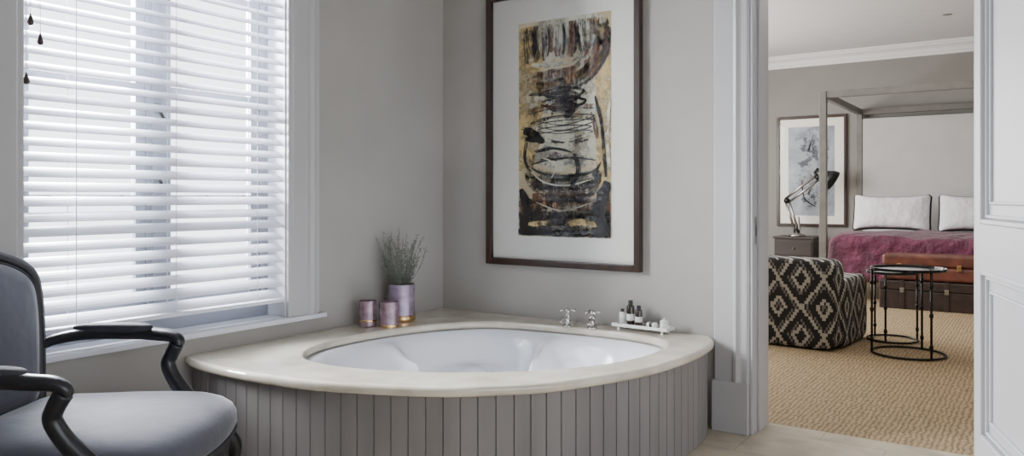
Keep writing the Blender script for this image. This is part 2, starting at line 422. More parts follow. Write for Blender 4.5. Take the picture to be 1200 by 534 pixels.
for yy in (-.42,0.02,.46):
    b = B()
    for xx in (-.036,.037): b.box((xx-.001,yy-.0015,.01),(xx+.001,yy+.0015,WZ1-BZ-.06))
    b.obj("ladder_cord", M['cord'], bl)
for (yy, zz) in ((-.60,1.87),(-.565,1.80),(-.615,1.64)):
    zl = zz-BZ
    T = B().lathe([(.002,.045),(.004,.035),(.011,.012),(.012,.004),(.008,-.004),(0,-.006)],(.055,yy,zl),16)
    T.obj("cord_tassel", M['wood_dark'], bl, smooth=True)
    B().tube([(.055,yy,zl+.04),(.045,yy,WZ1-BZ-.06)],.0012,6).obj("pull_cord", M['cord'], bl)

# ---------------------------------------------------------------- bath
DH=.478
bath = thing("corner_bath","built-in corner bath with cream marble deck and grey boarded front","bath",(LX,BY,0))
outer_curve = [(1.812,-.002),(1.872,-.12),(1.905,-.32),(1.902,-.58),(1.850,-.913),(1.675,-1.32),(1.515,-1.505),(1.32,-1.665),(.913,-1.84),(.58,-1.90),(.32,-1.908),(.12,-1.89),(.002,-1.85)]
oc = catmull([(x,y,0) for x,y in outer_curve],8)
opening = catmull([(x,y,0) for x,y in [(.62,-.28),(1.0,-.20),(1.42,-.185),(1.66,-.28),(1.74,-.52),(1.69,-.85),(1.52,-1.15),(1.25,-1.395),(.95,-1.545),(.70,-1.60),(.48,-1.555),(.32,-1.36),(.275,-1.1),(.31,-.8),(.42,-.5)]],8,closed=True)
C = Vector((1.03,-.92,0))
def ray_r(poly, th, closed=True):
    d = Vector((math.cos(th),math.sin(th),0)); best=None; L=len(poly)
    for i in range(L if closed else L-1):
        p=poly[i]-C; q=poly[(i+1)%L]-C; e=q-p
        den=d.x*e.y-d.y*e.x
        if abs(den)<1e-9: continue
        t=(p.x*e.y-p.y*e.x)/den; s=(p.x*d.y-p.y*d.x)/den
        if t>0 and -1e-6<=s<=1+1e-6: best=t if best is None else max(best,t)
    return best
outer_poly = [Vector((.002,-.002,0))]+oc
ths = [2*math.pi*k/150-math.pi for k in range(150)]
for p in (outer_poly[0],oc[0],oc[-1]):
    ths.append(math.atan2(p.y-C.y,p.x-C.x))
ths = sorted(ths)
bo=B(); rows={k:[] for k in range(4)}; TK=.042
for th in ths:
    d=Vector((math.cos(th),math.sin(th),0)); ro=ray_r(outer_poly,th); ri=ray_r(opening,th)
    for k,(r,z) in enumerate(((ri,DH-TK),(ro,DH-TK),(ro,DH),(ri,DH))):
        rows[k].append(bo.bm.verts.new(C+d*r+Vector((0,0,z))))
n=len(ths)
for k in range(4):
    for i in range(n):
        bo.face([rows[k][i],rows[k][(i+1)%n],rows[(k+1)%4][(i+1)%n],rows[(k+1)%4][i]])
bo.obj("marble_deck", M['marble'], bath, bevel=.018, bseg=4, label="cream marble deck with rounded edge")
# tub shell: heights follow a smooth bowl; a moulded seat with two arm rests on the wall side
bt=B(); tht=[2*math.pi*k/180-math.pi for k in range(180)]; rr=[]
def sm(a,b_,x):
    t=max(0,min(1,(x-a)/(b_-a))); return t*t*(3-2*t)
def bump(th,a0,wd):
    dd=(th-math.radians(a0)+math.pi)%(2*math.pi)-math.pi; return math.exp(-(dd/wd)**2)
scs=[1.03,1.0,.985,.955,.935,.92,.90,.88,.86,.84,.82,.80,.78,.75,.72,.69,.66,.62,.58,.54,.50,.45,.38,.30,.2]
for sc in scs:
    ring=[]
    for th in tht:
        r=ray_r(opening,th)
        if sc>=1.0: z=DH-TK-.001
        elif sc>.95: z=DH-.038
        elif sc>.93: z=DH-.05
        else:
            depth=.395*(1-sm(.62,.95,sc))
            seat=max(bump(th,135,.40),0)
            dseat=.17+.225*(1-sm(.54,.62,sc))
            depth=depth*(1-seat)+min(depth,dseat)*seat
            arm=max(bump(th,92,.12),bump(th,178,.12))*sm(.48,.60,sc)
            depth=depth*(1-.78*arm)
            z=DH-.05-depth*.9
        ring.append(bt.bm.verts.new(C+Vector((math.cos(th)*r*sc,math.sin(th)*r*sc,z))))
    rr.append(ring)
for i in range(len(rr)-1):
    for k in range(180): bt.face([rr[i][k],rr[i][(k+1)%180],rr[i+1][(k+1)%180],rr[i+1][k]])
bt.face(rr[-1])
bt.obj("tub", M['acrylic'], bath, smooth=True, sub=1, label="glossy white moulded tub")
B().lathe([(.03,0),(.034,.004),(.02,.007),(0,.007)],(1.03,-.92,DH-.405),24).obj("drain", M['chrome'], bath, smooth=True)
# boarded front
cl=B(); pts=catmull([(x,y,0) for x,y in outer_curve],40)
S=[0]
for i in range(1,len(pts)): S.append(S[-1]+(pts[i]-pts[i-1]).length)
def at(s):
    s=max(0,min(S[-1]-1e-6,s))
    lo=max(0,bisect.bisect_right(S,s)-1); lo=min(lo,len(pts)-2)
    t=(s-S[lo])/(S[lo+1]-S[lo]); p=pts[lo].lerp(pts[lo+1],t); tg=(pts[lo+1]-pts[lo]).normalized()
    nn=Vector((tg.y,-tg.x,0))
    if nn.dot(p-C)<0: nn=-nn
    return p,nn
nb=46; bw=S[-1]/nb; sec=[]
for i in range(nb):
    for off,dp in ((0,.007),(.0015,.007),(.0035,0),(bw*.33,0),(bw*.66,0),(bw-.002,0)):
        p,nn=at(i*bw+off); q=p-nn*(.034+dp); q.x=max(.004,q.x); q.y=min(-.004,q.y); sec.append(q)
def colv(z,k): return [cl.bm.verts.new((C+(p-C)*k)+Vector((0,0,z))) for p in sec]
lo=colv(.003,1); hi=colv(DH-TK,1); lo2=colv(.003,.985); hi2=colv(DH-TK,.985)
for i in range(len(sec)-1):
    cl.face([lo[i],lo[i+1],hi[i+1],hi[i]]); cl.face([lo2[i],hi2[i],hi2[i+1],lo2[i+1]]); cl.face([hi[i],hi[i+1],hi2[i+1],hi2[i]]); cl.face([lo[i],lo2[i],lo2[i+1],lo[i+1]])
cl.obj("boarded_front", M['clad'], bath, label="grey painted tongue and groove boarding")

# taps
def tap(loc,rz,lab):
    t=thing("bath_tap",lab,"tap",loc,rz,"bath taps")
    B().lathe([(.030,0),(.030,.006),(.022,.012),(.014,.018),(.013,.045),(.018,.052),(.018,.064),(.010,.070),(.009,.082),(0,.082)],(0,0,0),28).obj("tap_body",M['chrome'],t,smooth=True)
    B().tube(catmull([(0,0,.046),(.0,-.03,.055),(0,-.065,.052),(0,-.085,.034)],6),.0095,12).obj("spout",M['chrome'],t,smooth=True)
    b=B()
    b.lathe([(.011,.078),(.013,.084),(.013,.096),(.008,.102),(0,.102)],(0,0,0),20)
    for k in range(4):
        a=k*math.pi/2+.5; c,s_=math.cos(a),math.sin(a)
        b.tube([(c*.008,s_*.008,.09),(c*.028,s_*.028,.09),(c*.034,s_*.034,.09),(c*.042,s_*.042,.09),(c*.045,s_*.045,.09)],[.005,.005,.009,.009,.004],12)
    b.obj("cross_handle",M['chrome'],t,smooth=True)
tap((-2.175,3.715,DH),.1,"chrome cross-handle bath tap on the marble deck")
tap((-2.03,3.735,DH),.3,"chrome cross-handle bath tap on the marble deck")

# jars and plant
def jar(loc,r,h,lab,gold):
    t=thing("candle_jar",lab,"candle holder",loc,0,"mauve candle jars")
    B().lathe([(r*.9,.0),(r,.006),(r,h),(r*.94,h),(r*.92,.02),(0,.02)],(0,0,0),36).obj("glass_cup",M['lilac'],t,smooth=False,bevel=.002)
    B().lathe([(r*1.012,h*gold[0]),(r*1.02,h*gold[0]+.002),(r*1.02,h*gold[1]-.002),(r*1.012,h*gold[1])],(0,0,0),36).obj("gold_band",M['brass'],t,smooth=True)
    B().lathe([(r*.9,.02),(r*.9,h*.6),(0,h*.61)],(0,0,0),30).obj("candle_wax",M['lilac2'],t,smooth=True)
jar((-3.10,3.085,DH),.048,.145,"mauve glass candle jar with slim gold band on the bath deck",(.20,.28))
jar((-2.995,3.145,DH),.054,.140,"mauve glass candle jar with gold foot beside the planted vase",(.0,.12))
v=thing("potted_sprigs","mauve lustre vase with gold foot holding dry grey-green sprigs","plant",(-3.085,3.345,DH))
B().lathe([(.07,.0),(.076,.008),(.078,.07),(.078,.215),(.073,.215),(.072,.03),(0,.03)],(0,0,0),40).obj("vase",M['lilac2'],v,bevel=.002)
B().lathe([(.0785,.0),(.081,.004),(.081,.035),(.0785,.037)],(0,0,0),40).obj("gold_foot",M['brass'],v,smooth=True)
B().lathe([(.071,.03),(.071,.195),(0,.20)],(0,0,0),30).obj("soil",M['leaf'],v)
sb=B(); lf=B()
for i in range(58):
    a=random.uniform(0,6.283); r0=random.uniform(0,.06); sp=random.uniform(.02,.12); h=random.uniform(.13,.33)*(1.15-sp*2)
    p0=Vector((math.cos(a)*r0,math.sin(a)*r0,.19)); p1=p0+Vector((math.cos(a)*sp*.5+random.uniform(-.02,.02),math.sin(a)*sp*.5+random.uniform(-.02,.02),h*.5)); p2=p0+Vector((math.cos(a)*sp,math.sin(a)*sp,h))
    p2.x=max(-.125,p2.x)
    pp=catmull([p0,p1,p2],5); sb.tube(pp,[.0016]*(len(pp)-1)+[.0008],5)
    for k in range(30):
        t=random.uniform(.1,1)*(len(pp)-1); j=min(int(t),len(pp)-2); q=pp[j].lerp(pp[j+1],t-j)
        dr=Vector((random.uniform(-1,1),random.uniform(-1,1),random.uniform(-.5,.9))).normalized(); L=random.uniform(.008,.020)
        sd=dr.cross(Vector((random.random(),random.random(),.3))).normalized()*.0034
        lf.face([lf.bm.verts.new(q),lf.bm.verts.new(q+dr*L*.5+sd),lf.bm.verts.new(q+dr*L),lf.bm.verts.new(q+dr*L*.5-sd)])
sb.obj("stems",M['leaf'],v); lf.obj("foliage",M['leaf'],v)

# toiletries tray
TX,TY=-1.765,3.815
tr=thing("toiletry_tray","white ceramic footed tray for toiletries on the marble deck","tray",(TX,TY,DH),-.05)
b=B(); b.box((-.16,-.045,.018),(.16,.045,.026)); b.box((-.16,-.05,.018),(.16,-.043,.036)); b.box((-.16,.043,.018),(.16,.05,.036)); b.box((-.165,-.05,.018),(-.158,.05,.036)); b.box((.158,-.05,.018),(.165,.05,.036))
b.obj("tray",M['ceramic'],tr,bevel=.002)
for x in (-.13,.13):
    for y in (-.035,.035): B().lathe([(.008,0),(.006,.018)],(x,y,0),12).obj("foot",M['ceramic'],tr)
def bottle(x,h,r,bm_,lab,cap):
    p=Matrix.Rotation(-.05,4,'Z')@Vector((x,0,0))
    t=thing("toiletry_bottle",lab,"bottle",(TX+p.x,TY+p.y,DH+.026),0,"toiletry bottles")
    B().lathe([(r*.92,0),(r,.004),(r,h*.72),(r*.85,h*.78),(r*.42,h*.82),(r*.42,h*.84)],(0,0,0),24).obj("bottle_body",bm_,t,smooth=True)
    B().lathe([(r*.55,h*.80),(r*.58,h*.81),(r*.58,h*.99),(r*.5,h),(0,h)],(0,0,0),20).obj("cap",cap,t,smooth=True)
    B().lathe([(r*1.01,h*.2),(r*1.02,h*.21),(r*1.02,h*.45),(r*1.01,h*.46)],(0,0,0),24).obj("paper_label",M['label'],t)
bottle(-.125,.085,.017,M['ceramic'],"small white bottle with black cap in the tray",M['black'])
bottle(-.075,.135,.022,M['amber'],"dark amber bottle with black cap in the tray",M['black'])
bottle(-.025,.11,.020,M['amber'],"shorter dark amber bottle with black cap in the tray",M['black'])
so=thing("soap_bar","wrapped cream soap bar lying in the tray","soap",(TX+.055,TY-.003,DH+.026))
B().cushion((0,0,.014),(.028,.022,.014),5,5).obj("soap",M['ceramic'],so,smooth=True)
B().box((-.008,-.0225,.0),(.008,.0225,.0285)).obj("paper_band",M['amber'],so)
ct=thing("cotton_jar","small white lidded pot standing in the tray","pot",(TX+.125,TY-.007,DH+.026))
B().lathe([(.018,0),(.022,.006),(.022,.03),(.018,.034)],(0,0,0),24).obj("pot",M['ceramic'],ct,smooth=True)
B().lathe([(.023,.034),(.024,.038),(.016,.046),(.005,.048),(.006,.056),(0,.058)],(0,0,0),24).obj("lid",M['ceramic'],ct,smooth=True)

# ---------------------------------------------------------------- framed painting
PX0,PX1,PZ0,PZ1=-2.848,-1.80,.787,2.45
pc=thing("framed_painting","large abstract ochre and black painting in dark walnut frame","picture",((PX0+PX1)/2,BY,PZ0))
def picture_frame(parent,W,H,fw,dep,fm):
    b=B(); w=W/2
    for (a,c_) in (((-w,0),(-w+fw,H)),((w-fw,0),(w,H)),((-w+fw,0),(w-fw,fw)),((-w+fw,H-fw),(w-fw,H))):
        b.box((a[0],-dep,a[1]),(c_[0],-.001,c_[1]))
    b.obj("frame",fm,parent,bevel=.005,bseg=2)
W_=PX1-PX0; H_=PZ1-PZ0
picture_frame(pc,W_,H_,.040,.045,M['wood_dark'])
B().box((-W_/2+.040,-.018,.040),(W_/2-.040,-.012,H_-.040)).obj("mount",M['mount'],pc)
AW,AH=.627,1.285; ax0=-2.615-(PX0+PX1)/2; az0=.967-PZ0
paper=mat("ochre_paper",(.56,.45,.26),.85,var=.14,vs=5,c2=(.70,.61,.42))
inks=[paper,
 paint("ink_black",(.014,.013,.013),.80,12,(1,1,.6)), paint("ink_dark",(.040,.028,.023),.50,16,(2,1,.5)),
 paint("ink_sienna",(.18,.078,.040),.52,12,(2,1,.4)), paint("ink_orange",(.38,.22,.10),.5,10,(2,1,.5)),
 paint("ink_cream",(.74,.68,.52),.72,6), paint("ink_grey",(.24,.23,.22),.40,14,(1,1,2)),
 paint("ink_plum",(.09,.04,.055),.45,12), paint("ink_dry",(.03,.024,.02),.32,24,(1,1,.35)), paint("ink_ochre",(.60,.45,.20),.55,5),
 paint("ink_broken",(.018,.016,.015),.50,9,(1,1,1.4))]
def make_art(parent,W,H,x0,z0,strokes,mats,depth=-.019,name="artwork"):
    b=B(); b.box((x0,depth,z0),(x0+W,depth+.001,z0+H),mi=0); lay=depth
    for st_ in strokes:
        mi,wd,pts_=st_; lay-=.00004
        P=catmull([(x0+u*W,0,z0+v*H) for u,v in pts_],8) if len(pts_)>2 else [Vector((x0+u*W,0,z0+v*H)) for u,v in pts_]
        if len(P)==2: P=[P[0].lerp(P[1],k/8) for k in range(9)]
        L=[];R=[];nP=len(P)
        for i,p in enumerate(P):
            t=(P[min(i+1,nP-1)]-P[max(i-1,0)]); t.normalize(); nn=Vector((-t.z,0,t.x))
            tp=.3+.7*min(1,3.5*min(i,nP-1-i)/nP+.3)
            if pts_[0][0]<=.03 and pts_[-1][0]>=.97: tp=1
            for lst,s_ in ((L,1),(R,-1)):
                w_=wd*W*.5*tp*random.uniform(.8,1.15)
                q=p+nn*w_*s_; q.x=max(x0,min(x0+W,q.x)); q.z=max(z0,min(z0+H,q.z))
                lst.append(b.bm.verts.new((q.x,lay,q.z)))
        for i in range(nP-1): b.face([L[i],L[i+1],R[i+1],R[i]],mi)
    o=b.obj(name,mats,parent); return o
sk=[]
def A(s):
    mi,wd,pts_=s; sk.append(s)
    if mi in (1,2,3,10) and wd<.26:      # scratchy dry-brush companions
        for _ in range(2):
            du,dv=random.uniform(-.035,.035),random.uniform(-.012,.012)
            sk.append((random.choice([1,8,2]),random.uniform(.005,.011),[(u+du+random.uniform(-.012,.012),v+dv+random.uniform(-.004,.004)) for u,v in pts_]))
# broad underpainting
A((5,.5,[(.2,.88),(.6,.93),(.95,.80)])); A((5,.34,[(.1,.62),(.5,.66),(.9,.6)])); A((5,.4,[(.25,.38),(.6,.42),(.85,.40)]))
A((9,.35,[(.05,.98),(.12,.6),(.06,.3)])); A((9,.2,[(.9,.95),(.95,.6),(.92,.2)]))
# top bowl
for i in range(13):
    u=.08+i*.068+random.uniform(-.02,.02); A((random.choice([2,3,3,3,4,2]),random.uniform(.05,.10),[(u,.98),(u+random.uniform(-.02,.02),.91),(u+.01,random.uniform(.80,.87))]))
for u in (.18,.33,.50,.62,.82): A((1,.02,[(u,.97),(u+.02,.90),(u+.0,.83)]))
A((3,.11,[(.97,.93),(.93,.82),(.78,.73),(.5,.68),(.2,.67)])); A((3,.10,[(.90,.88),(.78,.78),(.52,.74),(.2,.75)]))
A((4,.07,[(.9,.85),(.75,.76),(.5,.71),(.15,.72)])); A((4,.06,[(.85,.80),(.6,.72),(.2,.69)]))
A((5,.05,[(.84,.90),(.70,.82),(.45,.79),(.15,.80)])); A((3,.04,[(.80,.86),(.62,.77),(.35,.76),(.1,.73)]))
A((2,.03,[(.99,.90),(.95,.80),(.75,.695),(.45,.655),(.12,.66)])); A((8,.09,[(.90,.80),(.6,.71),(.2,.70)]))
A((2,.05,[(.95,.97),(.97,.88),(.90,.80)]))
# middle spiral
for k,(v0,w_) in enumerate(((.655,.22),(.635,.18),(.61,.24),(.59,.15))):
    A((1,.024,[(.5-w_,v0+.012),(.5,v0+.028),(.5+w_,v0+.006),(.5+w_*.5,v0-.018),(.5-w_*.6,v0-.012),(.5-w_,v0)]))
A((1,.07,[(.58,.66),(.50,.62),(.60,.58),(.52,.545)])); A((2,.08,[(.45,.645),(.62,.61),(.48,.57)]))
A((3,.07,[(.10,.575),(.4,.60),(.82,.585)])); A((8,.08,[(.12,.55),(.45,.57),(.85,.555)]))
A((2,.04,[(.14,.525),(.45,.545),(.84,.53)]))
A((5,.14,[(.2,.50),(.5,.51),(.82,.50)]))
for v0 in (.535,.512,.487,.465):
    j=lambda: random.uniform(-.02,.02)
    sk.append((1,.010,[(.22+j(),v0),(.5,v0-.020+j()*.3),(.82+j(),v0+.008),(.6,v0+.020),(.3+j(),v0+.014),(.2+j(),v0+.004)]))
A((5,.07,[(.3,.455),(.55,.44),(.8,.46)])); A((2,.025,[(.35,.44),(.55,.425),(.78,.44)]))
# left blobs, right stroke
A((1,.09,[(.06,.495),(.15,.48),(.25,.455)])); A((1,.06,[(.08,.455),(.2,.45),(.3,.44)])); A((1,.022,[(.10,.44),(.08,.36),(.14,.30)]))
A((1,.035,[(.84,.63),(.90,.52),(.93,.40),(.95,.27)])); A((3,.03,[(.80,.56),(.86,.44)]))
A((5,.035,[(.99,.6),(.96,.45),(.99,.3)]))
# lower bowl
A((5,.22,[(.2,.36),(.5,.38),(.8,.36)])); A((7,.09,[(.12,.355),(.35,.37),(.5,.36)])); A((6,.10,[(.3,.33),(.6,.35),(.82,.32)]))
A((10,.15,[(.10,.30),(.22,.235),(.5,.205),(.78,.225),(.88,.30)])); A((2,.17,[(.2,.25),(.5,.24),(.82,.25)])); A((6,.12,[(.25,.26),(.5,.25),(.78,.27)]))
A((1,.026,[(.12,.33),(.28,.29),(.55,.278),(.82,.295),(.90,.335)])); A((1,.018,[(.85,.345),(.62,.36),(.35,.352),(.16,.335)]))
A((5,.014,[(.15,.30),(.3,.25),(.55,.235),(.8,.26)])); A((6,.05,[(.3,.275),(.5,.265),(.75,.285)]))
A((1,.04,[(.62,.38),(.66,.30),(.58,.22)])); A((5,.016,[(.25,.37),(.42,.33),(.38,.27)])); A((1,.025,[(.2,.39),(.4,.405),(.6,.385)]))
# base
A((3,.16,[(.0,.15),(.5,.165),(1,.15)])); A((10,.28,[(.0,.11),(.5,.12),(1,.11)])); A((10,.28,[(.0,.045),(.5,.04),(1,.045)])); A((2,.2,[(.0,.07),(.5,.07),(1,.07)]))
A((1,.06,[(.0,.02),(.5,.018),(1,.02)]))
A((1,.09,[(.03,.22),(.10,.12),(.04,.02)])); A((1,.12,[(.97,.25),(.88,.12),(.96,.02)])); A((4,.05,[(.15,.135),(.35,.15),(.5,.13)])); A((9,.06,[(.55,.06),(.7,.07),(.85,.055)]))
A((9,.05,[(.12,.055),(.3,.06),(.45,.05)])); A((2,.07,[(.3,.19),(.55,.175),(.8,.19)])); A((5,.010,[(.2,.16),(.5,.12),(.85,.165)])); A((6,.03,[(.55,.10),(.75,.09),(.9,.10)]))
make_art(pc,AW,AH,ax0,az0,sk,inks)
B().box((-W_/2+.040,-.040,.040),(W_/2-.040,-.038,H_-.040)).obj("glazing",M['glass'],pc)

# ---------------------------------------------------------------- armchair
ch=thing("armchair","carved charcoal wood armchair with slate grey upholstery","armchair",(-2.639,1.307,0),math.radians(34.5))
def xb(z): return -.325-(z-.42)*.09
bo_=[(-.27,.44),(-.295,.55),(-.315,.70),(-.32,.82),(-.30,.905),(-.22,.96),(-.10,.998),(0,1.01),(.10,.998),(.22,.96),(.30,.905),(.32,.82),(.315,.70),(.295,.55),(.27,.44),(.14,.425),(0,.43),(-.14,.425)]
ring=catmull([(xb(z),y,z) for y,z in bo_],5,closed=True)
B().tube(ring,.026,10,closed=True,flat=.85).obj("back_frame",M['chairwood'],ch,smooth=True)
c_=Vector((xb(.7),0,.70))
B().tube([c_+(p-c_)*1.035+Vector((.016,0,0)) for p in ring],.008,8,closed=True).obj("frame_beading",M['chairwood'],ch,smooth=True)
def pad_from_ring(sc0,off,name,m):
    b=B(); rr_=[]
    for sc,dx in ((sc0,-.012),(sc0,off*.4),(sc0*.96,off*.8),(sc0*.85,off),(sc0*.6,off*1.25),(sc0*.3,off*1.35)):
        rr_.append([b.bm.verts.new(c_+(p-c_)*sc+Vector((dx,0,0))) for p in ring])
    back=[b.bm.verts.new(c_+(p-c_)*sc0*.9+Vector((-.03,0,0))) for p in ring]
    rr_=[back]+rr_; n_=len(ring)
    for i in range(len(rr_)-1):
        for k in range(n_): b.face([rr_[i][k],rr_[i][(k+1)%n_],rr_[i+1][(k+1)%n_],rr_[i+1][k]])
    b.face(rr_[0]); b.face(rr_[-1]); return b.obj(name,m,ch,smooth=True)
pad_from_ring(.93,.035,"backrest",M['velvet'])
B().tube([c_+(p-c_)*.925+Vector((.018,0,0)) for p in ring],.006,8,closed=True).obj("back_piping",M['velvet2'],ch,smooth=True)
sout=[(-.30,.27),(-.1,.31),(.12,.345),(.30,.35),(.385,.31),(.425,.18),(.440,0),(.425,-.18),(.385,-.31),(.30,-.35),(.12,-.345),(-.1,-.31),(-.30,-.27),(-.32,-.1),(-.32,.1)]
so_=catmull([(x,y,0) for x,y in sout],6,closed=True)
def loft(levels,name,m,smooth=True):
    b=B(); cc=Vector((.04,0,0)); R_=[[b.bm.verts.new(cc+(p-cc)*s+Vector((0,0,z))) for p in so_] for s,z in levels]; n_=len(so_)
    for i in range(len(R_)-1):
        for k in range(n_): b.face([R_[i][k],R_[i][(k+1)%n_],R_[i+1][(k+1)%n_],R_[i+1][k]])
    b.face(R_[0]); b.face(R_[-1]); return b.obj(name,m,ch,smooth=smooth)
loft([(.93,.28),(.965,.28),(.98,.30),(.97,.32),(.985,.34),(.985,.35)],"seat_rail",M['chairwood'],False)
loft([(.96,.345),(1.0,.35),(1.03,.375),(1.025,.408),(.995,.434),(.93,.458),(.82,.478),(.66,.493),(.45,.503),(.25,.507),(.10,.508)],"seat",M['velvet'])
B().tube([Vector((.04,0,.354))+(p-Vector((.04,0,0)))*1.012 for p in so_],.008,8,closed=True).obj("seat_piping",M['velvet2'],ch,smooth=True)
for sy in (1,-1):
    dz=-.022
    arm=catmull([(xb(.64),sy*.315,.635),(-.30,sy*.34,.66),(-.19,sy*.37,.70+dz),(-.02,sy*.39,.70+dz),(.07,sy*.388,.695+dz),(.125,sy*.38,.69+dz),(.155,sy*.374,.675+dz),(.160,sy*.370,.655+dz)],6)
    n_=len(arm); rad=[.021+.010*math.sin(math.pi*min(1,i/(n_-1))) for i in range(n_)]; rad[-1]=.022
    B().tube(arm,rad,12,flat=.8).obj("arm",M['chairwood'],ch,smooth=True)
    sup=catmull([(.150,sy*.372,.660+dz),(.128,sy*.374,.62+dz),(.118,sy*.37,.56),(.15,sy*.362,.50),(.21,sy*.350,.43),(.255,sy*.340,.37),(.265,sy*.328,.305)],6)
    n2=len(sup); B().tube(sup,[.028-.005*math.sin(math.pi*i/(n2-1))+.010*(i/(n2-1)) for i in range(n2)],12).obj("arm_support",M['chairwood'],ch,smooth=True)
    B().cushion((-.10,sy*.382,.721+dz),(.15,.033,.019),3,10).obj("arm_pad",M['velvet2'],ch,smooth=True)
    leg=catmull([(.355,sy*.285,.325),(.39,sy*.312,.28),(.388,sy*.315,.22),(.355,sy*.295,.12),(.345,sy*.29,.05),(.37,sy*.305,.012)],6)
    n3=len(leg); B().tube(leg,[.036-.02*math.sin(math.pi*.5*min(1,i/(n3*.75))) for i in range(n3)],12).obj("leg",M['chairwood'],ch,smooth=True)
    leg=catmull([(-.30,sy*.27,.45),(-.305,sy*.27,.33),(-.32,sy*.275,.18),(-.36,sy*.285,.012)],6)
    B().tube(leg,[.026-.008*(i/(len(leg)-1)) for i in range(len(leg))],12).obj("leg",M['chairwood'],ch,smooth=True)

# ---------------------------------------------------------------- bedroom furniture
BX0,BX1,BY0,BY1=-2.13,-.17,9.66,11.9
bed=thing("four_poster_bed","metal four-poster bed with plum cover and pale fabric back","bed",((BX0+BX1)/2,(BY0+BY1)/2,0))
hx=(BX1-BX0)/2; hy=(BY1-BY0)/2; ph=2.46
for sx in (-1,1):
    for sy in (-1,1): B().box((sx*hx-.04,sy*hy-.04,0),(sx*hx+.04,sy*hy+.04,ph)).obj("post",M['bedmetal'],bed,bevel=.004)
    B().box((sx*hx-.03,-hy+.04,ph-.08),(sx*hx+.03,hy-.04,ph)).obj("canopy_rail",M['bedmetal'],bed,bevel=.003)
    B().box((sx*hx-.02,-hy+.04,.22),(sx*hx+.02,hy-.04,.34)).obj("side_rail",M['bedmetal'],bed,bevel=.003)
for sy in (-1,1):
    B().box((-hx+.04,sy*hy-.03,ph-.08),(hx-.04,sy*hy+.03,ph)).obj("canopy_rail",M['bedmetal'],bed,bevel=.003)
B().box((-hx+.04,hy-.03,.3),(hx-.04,hy+.0,ph-.14)).obj("headboard",M['headb'],bed,bevel=.01)
B().cushion((0,0,.48),(hx-.06,hy-.07,.16),9,12).obj("mattress",M['linen'],bed,smooth=True)
def fold(q):
    if q.z<.1:
        k=(.1-q.z)*.14; q=Vector((q.x+math.copysign(k*math.sin(q.y*19),q.x),q.y-abs(k*math.sin(q.x*17)) if q.y<0 else q.y,q.z))
    q.z+=(.014*math.sin(q.x*5+q.y*3)+.010*math.sin(q.x*13-q.y*7))*(1 if q.z>.1 else 0); return q
B().cushion((0,-.27,.48),(hx-.005,hy-.29,.28),9,34,fn=fold).obj("bedspread",M['purple'],bed,smooth=True,label="plum velvet bedspread with soft folds")
def pillow(x,lab):
    t=thing("pillow",lab,"pillow",(x,BY1-.60,.75),0,"bed pillows")
    def fn(q):
        e=max(abs(q.x)/.46,abs(q.z)/.25); k=.22+.78*max(0,1-e**4); q=Vector((q.x*(1+.05*(abs(q.z)/.25)**3),q.y*k,q.z*(1+.24*(abs(q.x)/.46)**5)*(1-.06*(1-(q.x/.46)**2)))); return q
    T=Matrix.Translation((0,0,.24))@Matrix.Rotation(math.radians(-16),4,'X')
    B().cushion((0,0,0),(.45,.12,.216),14,16,T=T,fn=fn).obj("pillow_case",M['linen'],t,smooth=True)
    pts_=[]
    for k in range(72):
        a=2*math.pi*k/72; c,s_=math.cos(a),math.sin(a); L=(abs(c)**14+abs(s_)**14)**(1/14); x_,z_=c/L*.452,s_/L*.219
        q=fn(Vector((x_,0,z_))); pts_.append(T@q)
    B().tube(pts_,.017,8,closed=True).obj("dark_piping",M['black_piping'],t,smooth=True)
pillow(-1.63,"large white pillow with dark piping propped against the headboard")
pillow(-.61,"large white pillow with dark piping propped against the headboard")

# trunk + red case
tk=thing("storage_trunk","low dark leather trunk at the foot of the bed","trunk",(-.80,9.38,0))
B().box((-.645,-.2,.0),(.645,.2,.20)).obj("trunk_body",M['trunk'],tk,bevel=.008)
B().box((-.65,-.205,.205),(.65,.205,.30)).obj("trunk_lid",M['trunk'],tk,bevel=.01)
for x in (-.42,0,.42):
    B().box((x-.022,-.210,.0),(x+.022,.21,.306)).obj("strap",M['trunk'],tk,bevel=.003)
    B().box((x-.02,-.217,.18),(x+.02,-.208,.23)).obj("clasp",M['nickel'],tk,bevel=.002)
rc=thing("leather_case","red-brown leather suitcase lying on the dark trunk","suitcase",(-.97,9.38,.306))
B().box((-.45,-.17,0),(.45,.17,.15)).obj("case_body",M['red'],rc,bevel=.03,bseg=3)
B().box((-.452,-.172,.152),(.452,.172,.28)).obj("case_lid",M['red'],rc,bevel=.03,bseg=3)
for x in (-.28,.28): B().box((x-.02,-.182,.12),(x+.02,-.17,.18)).obj("clasp",M['brass'],rc,bevel=.002)
B().tube(catmull([(-.09,-.172,.12),(-.08,-.205,.125),(0,-.215,.125),(.08,-.205,.125),(.09,-.172,.12)],5),.009,8).obj("handle",M['trunk'],rc,smooth=True)

# kilim chair
kc=thing("club_chair","low boxy club chair in black and cream kilim fabric","armchair",(-1.73,6.72,0),math.radians(-4))
B().cushion((0,-.27,.36),(.46,.14,.352),11,18).obj("backrest",M['kilim'],kc,smooth=True)
for sx in (-1,1): B().cushion((sx*.375,.12,.28),(.105,.38,.27),10,14).obj("armrest",M['kilim'],kc,smooth=True)
B().cushion((0,.10,.19),(.30,.37,.17),9,10).obj("seat_base",M['kilim'],kc,smooth=True)
B().cushion((0,.12,.40),(.268,.34,.07),5,10).obj("seat_cushion",M['kilim'],kc,smooth=True)

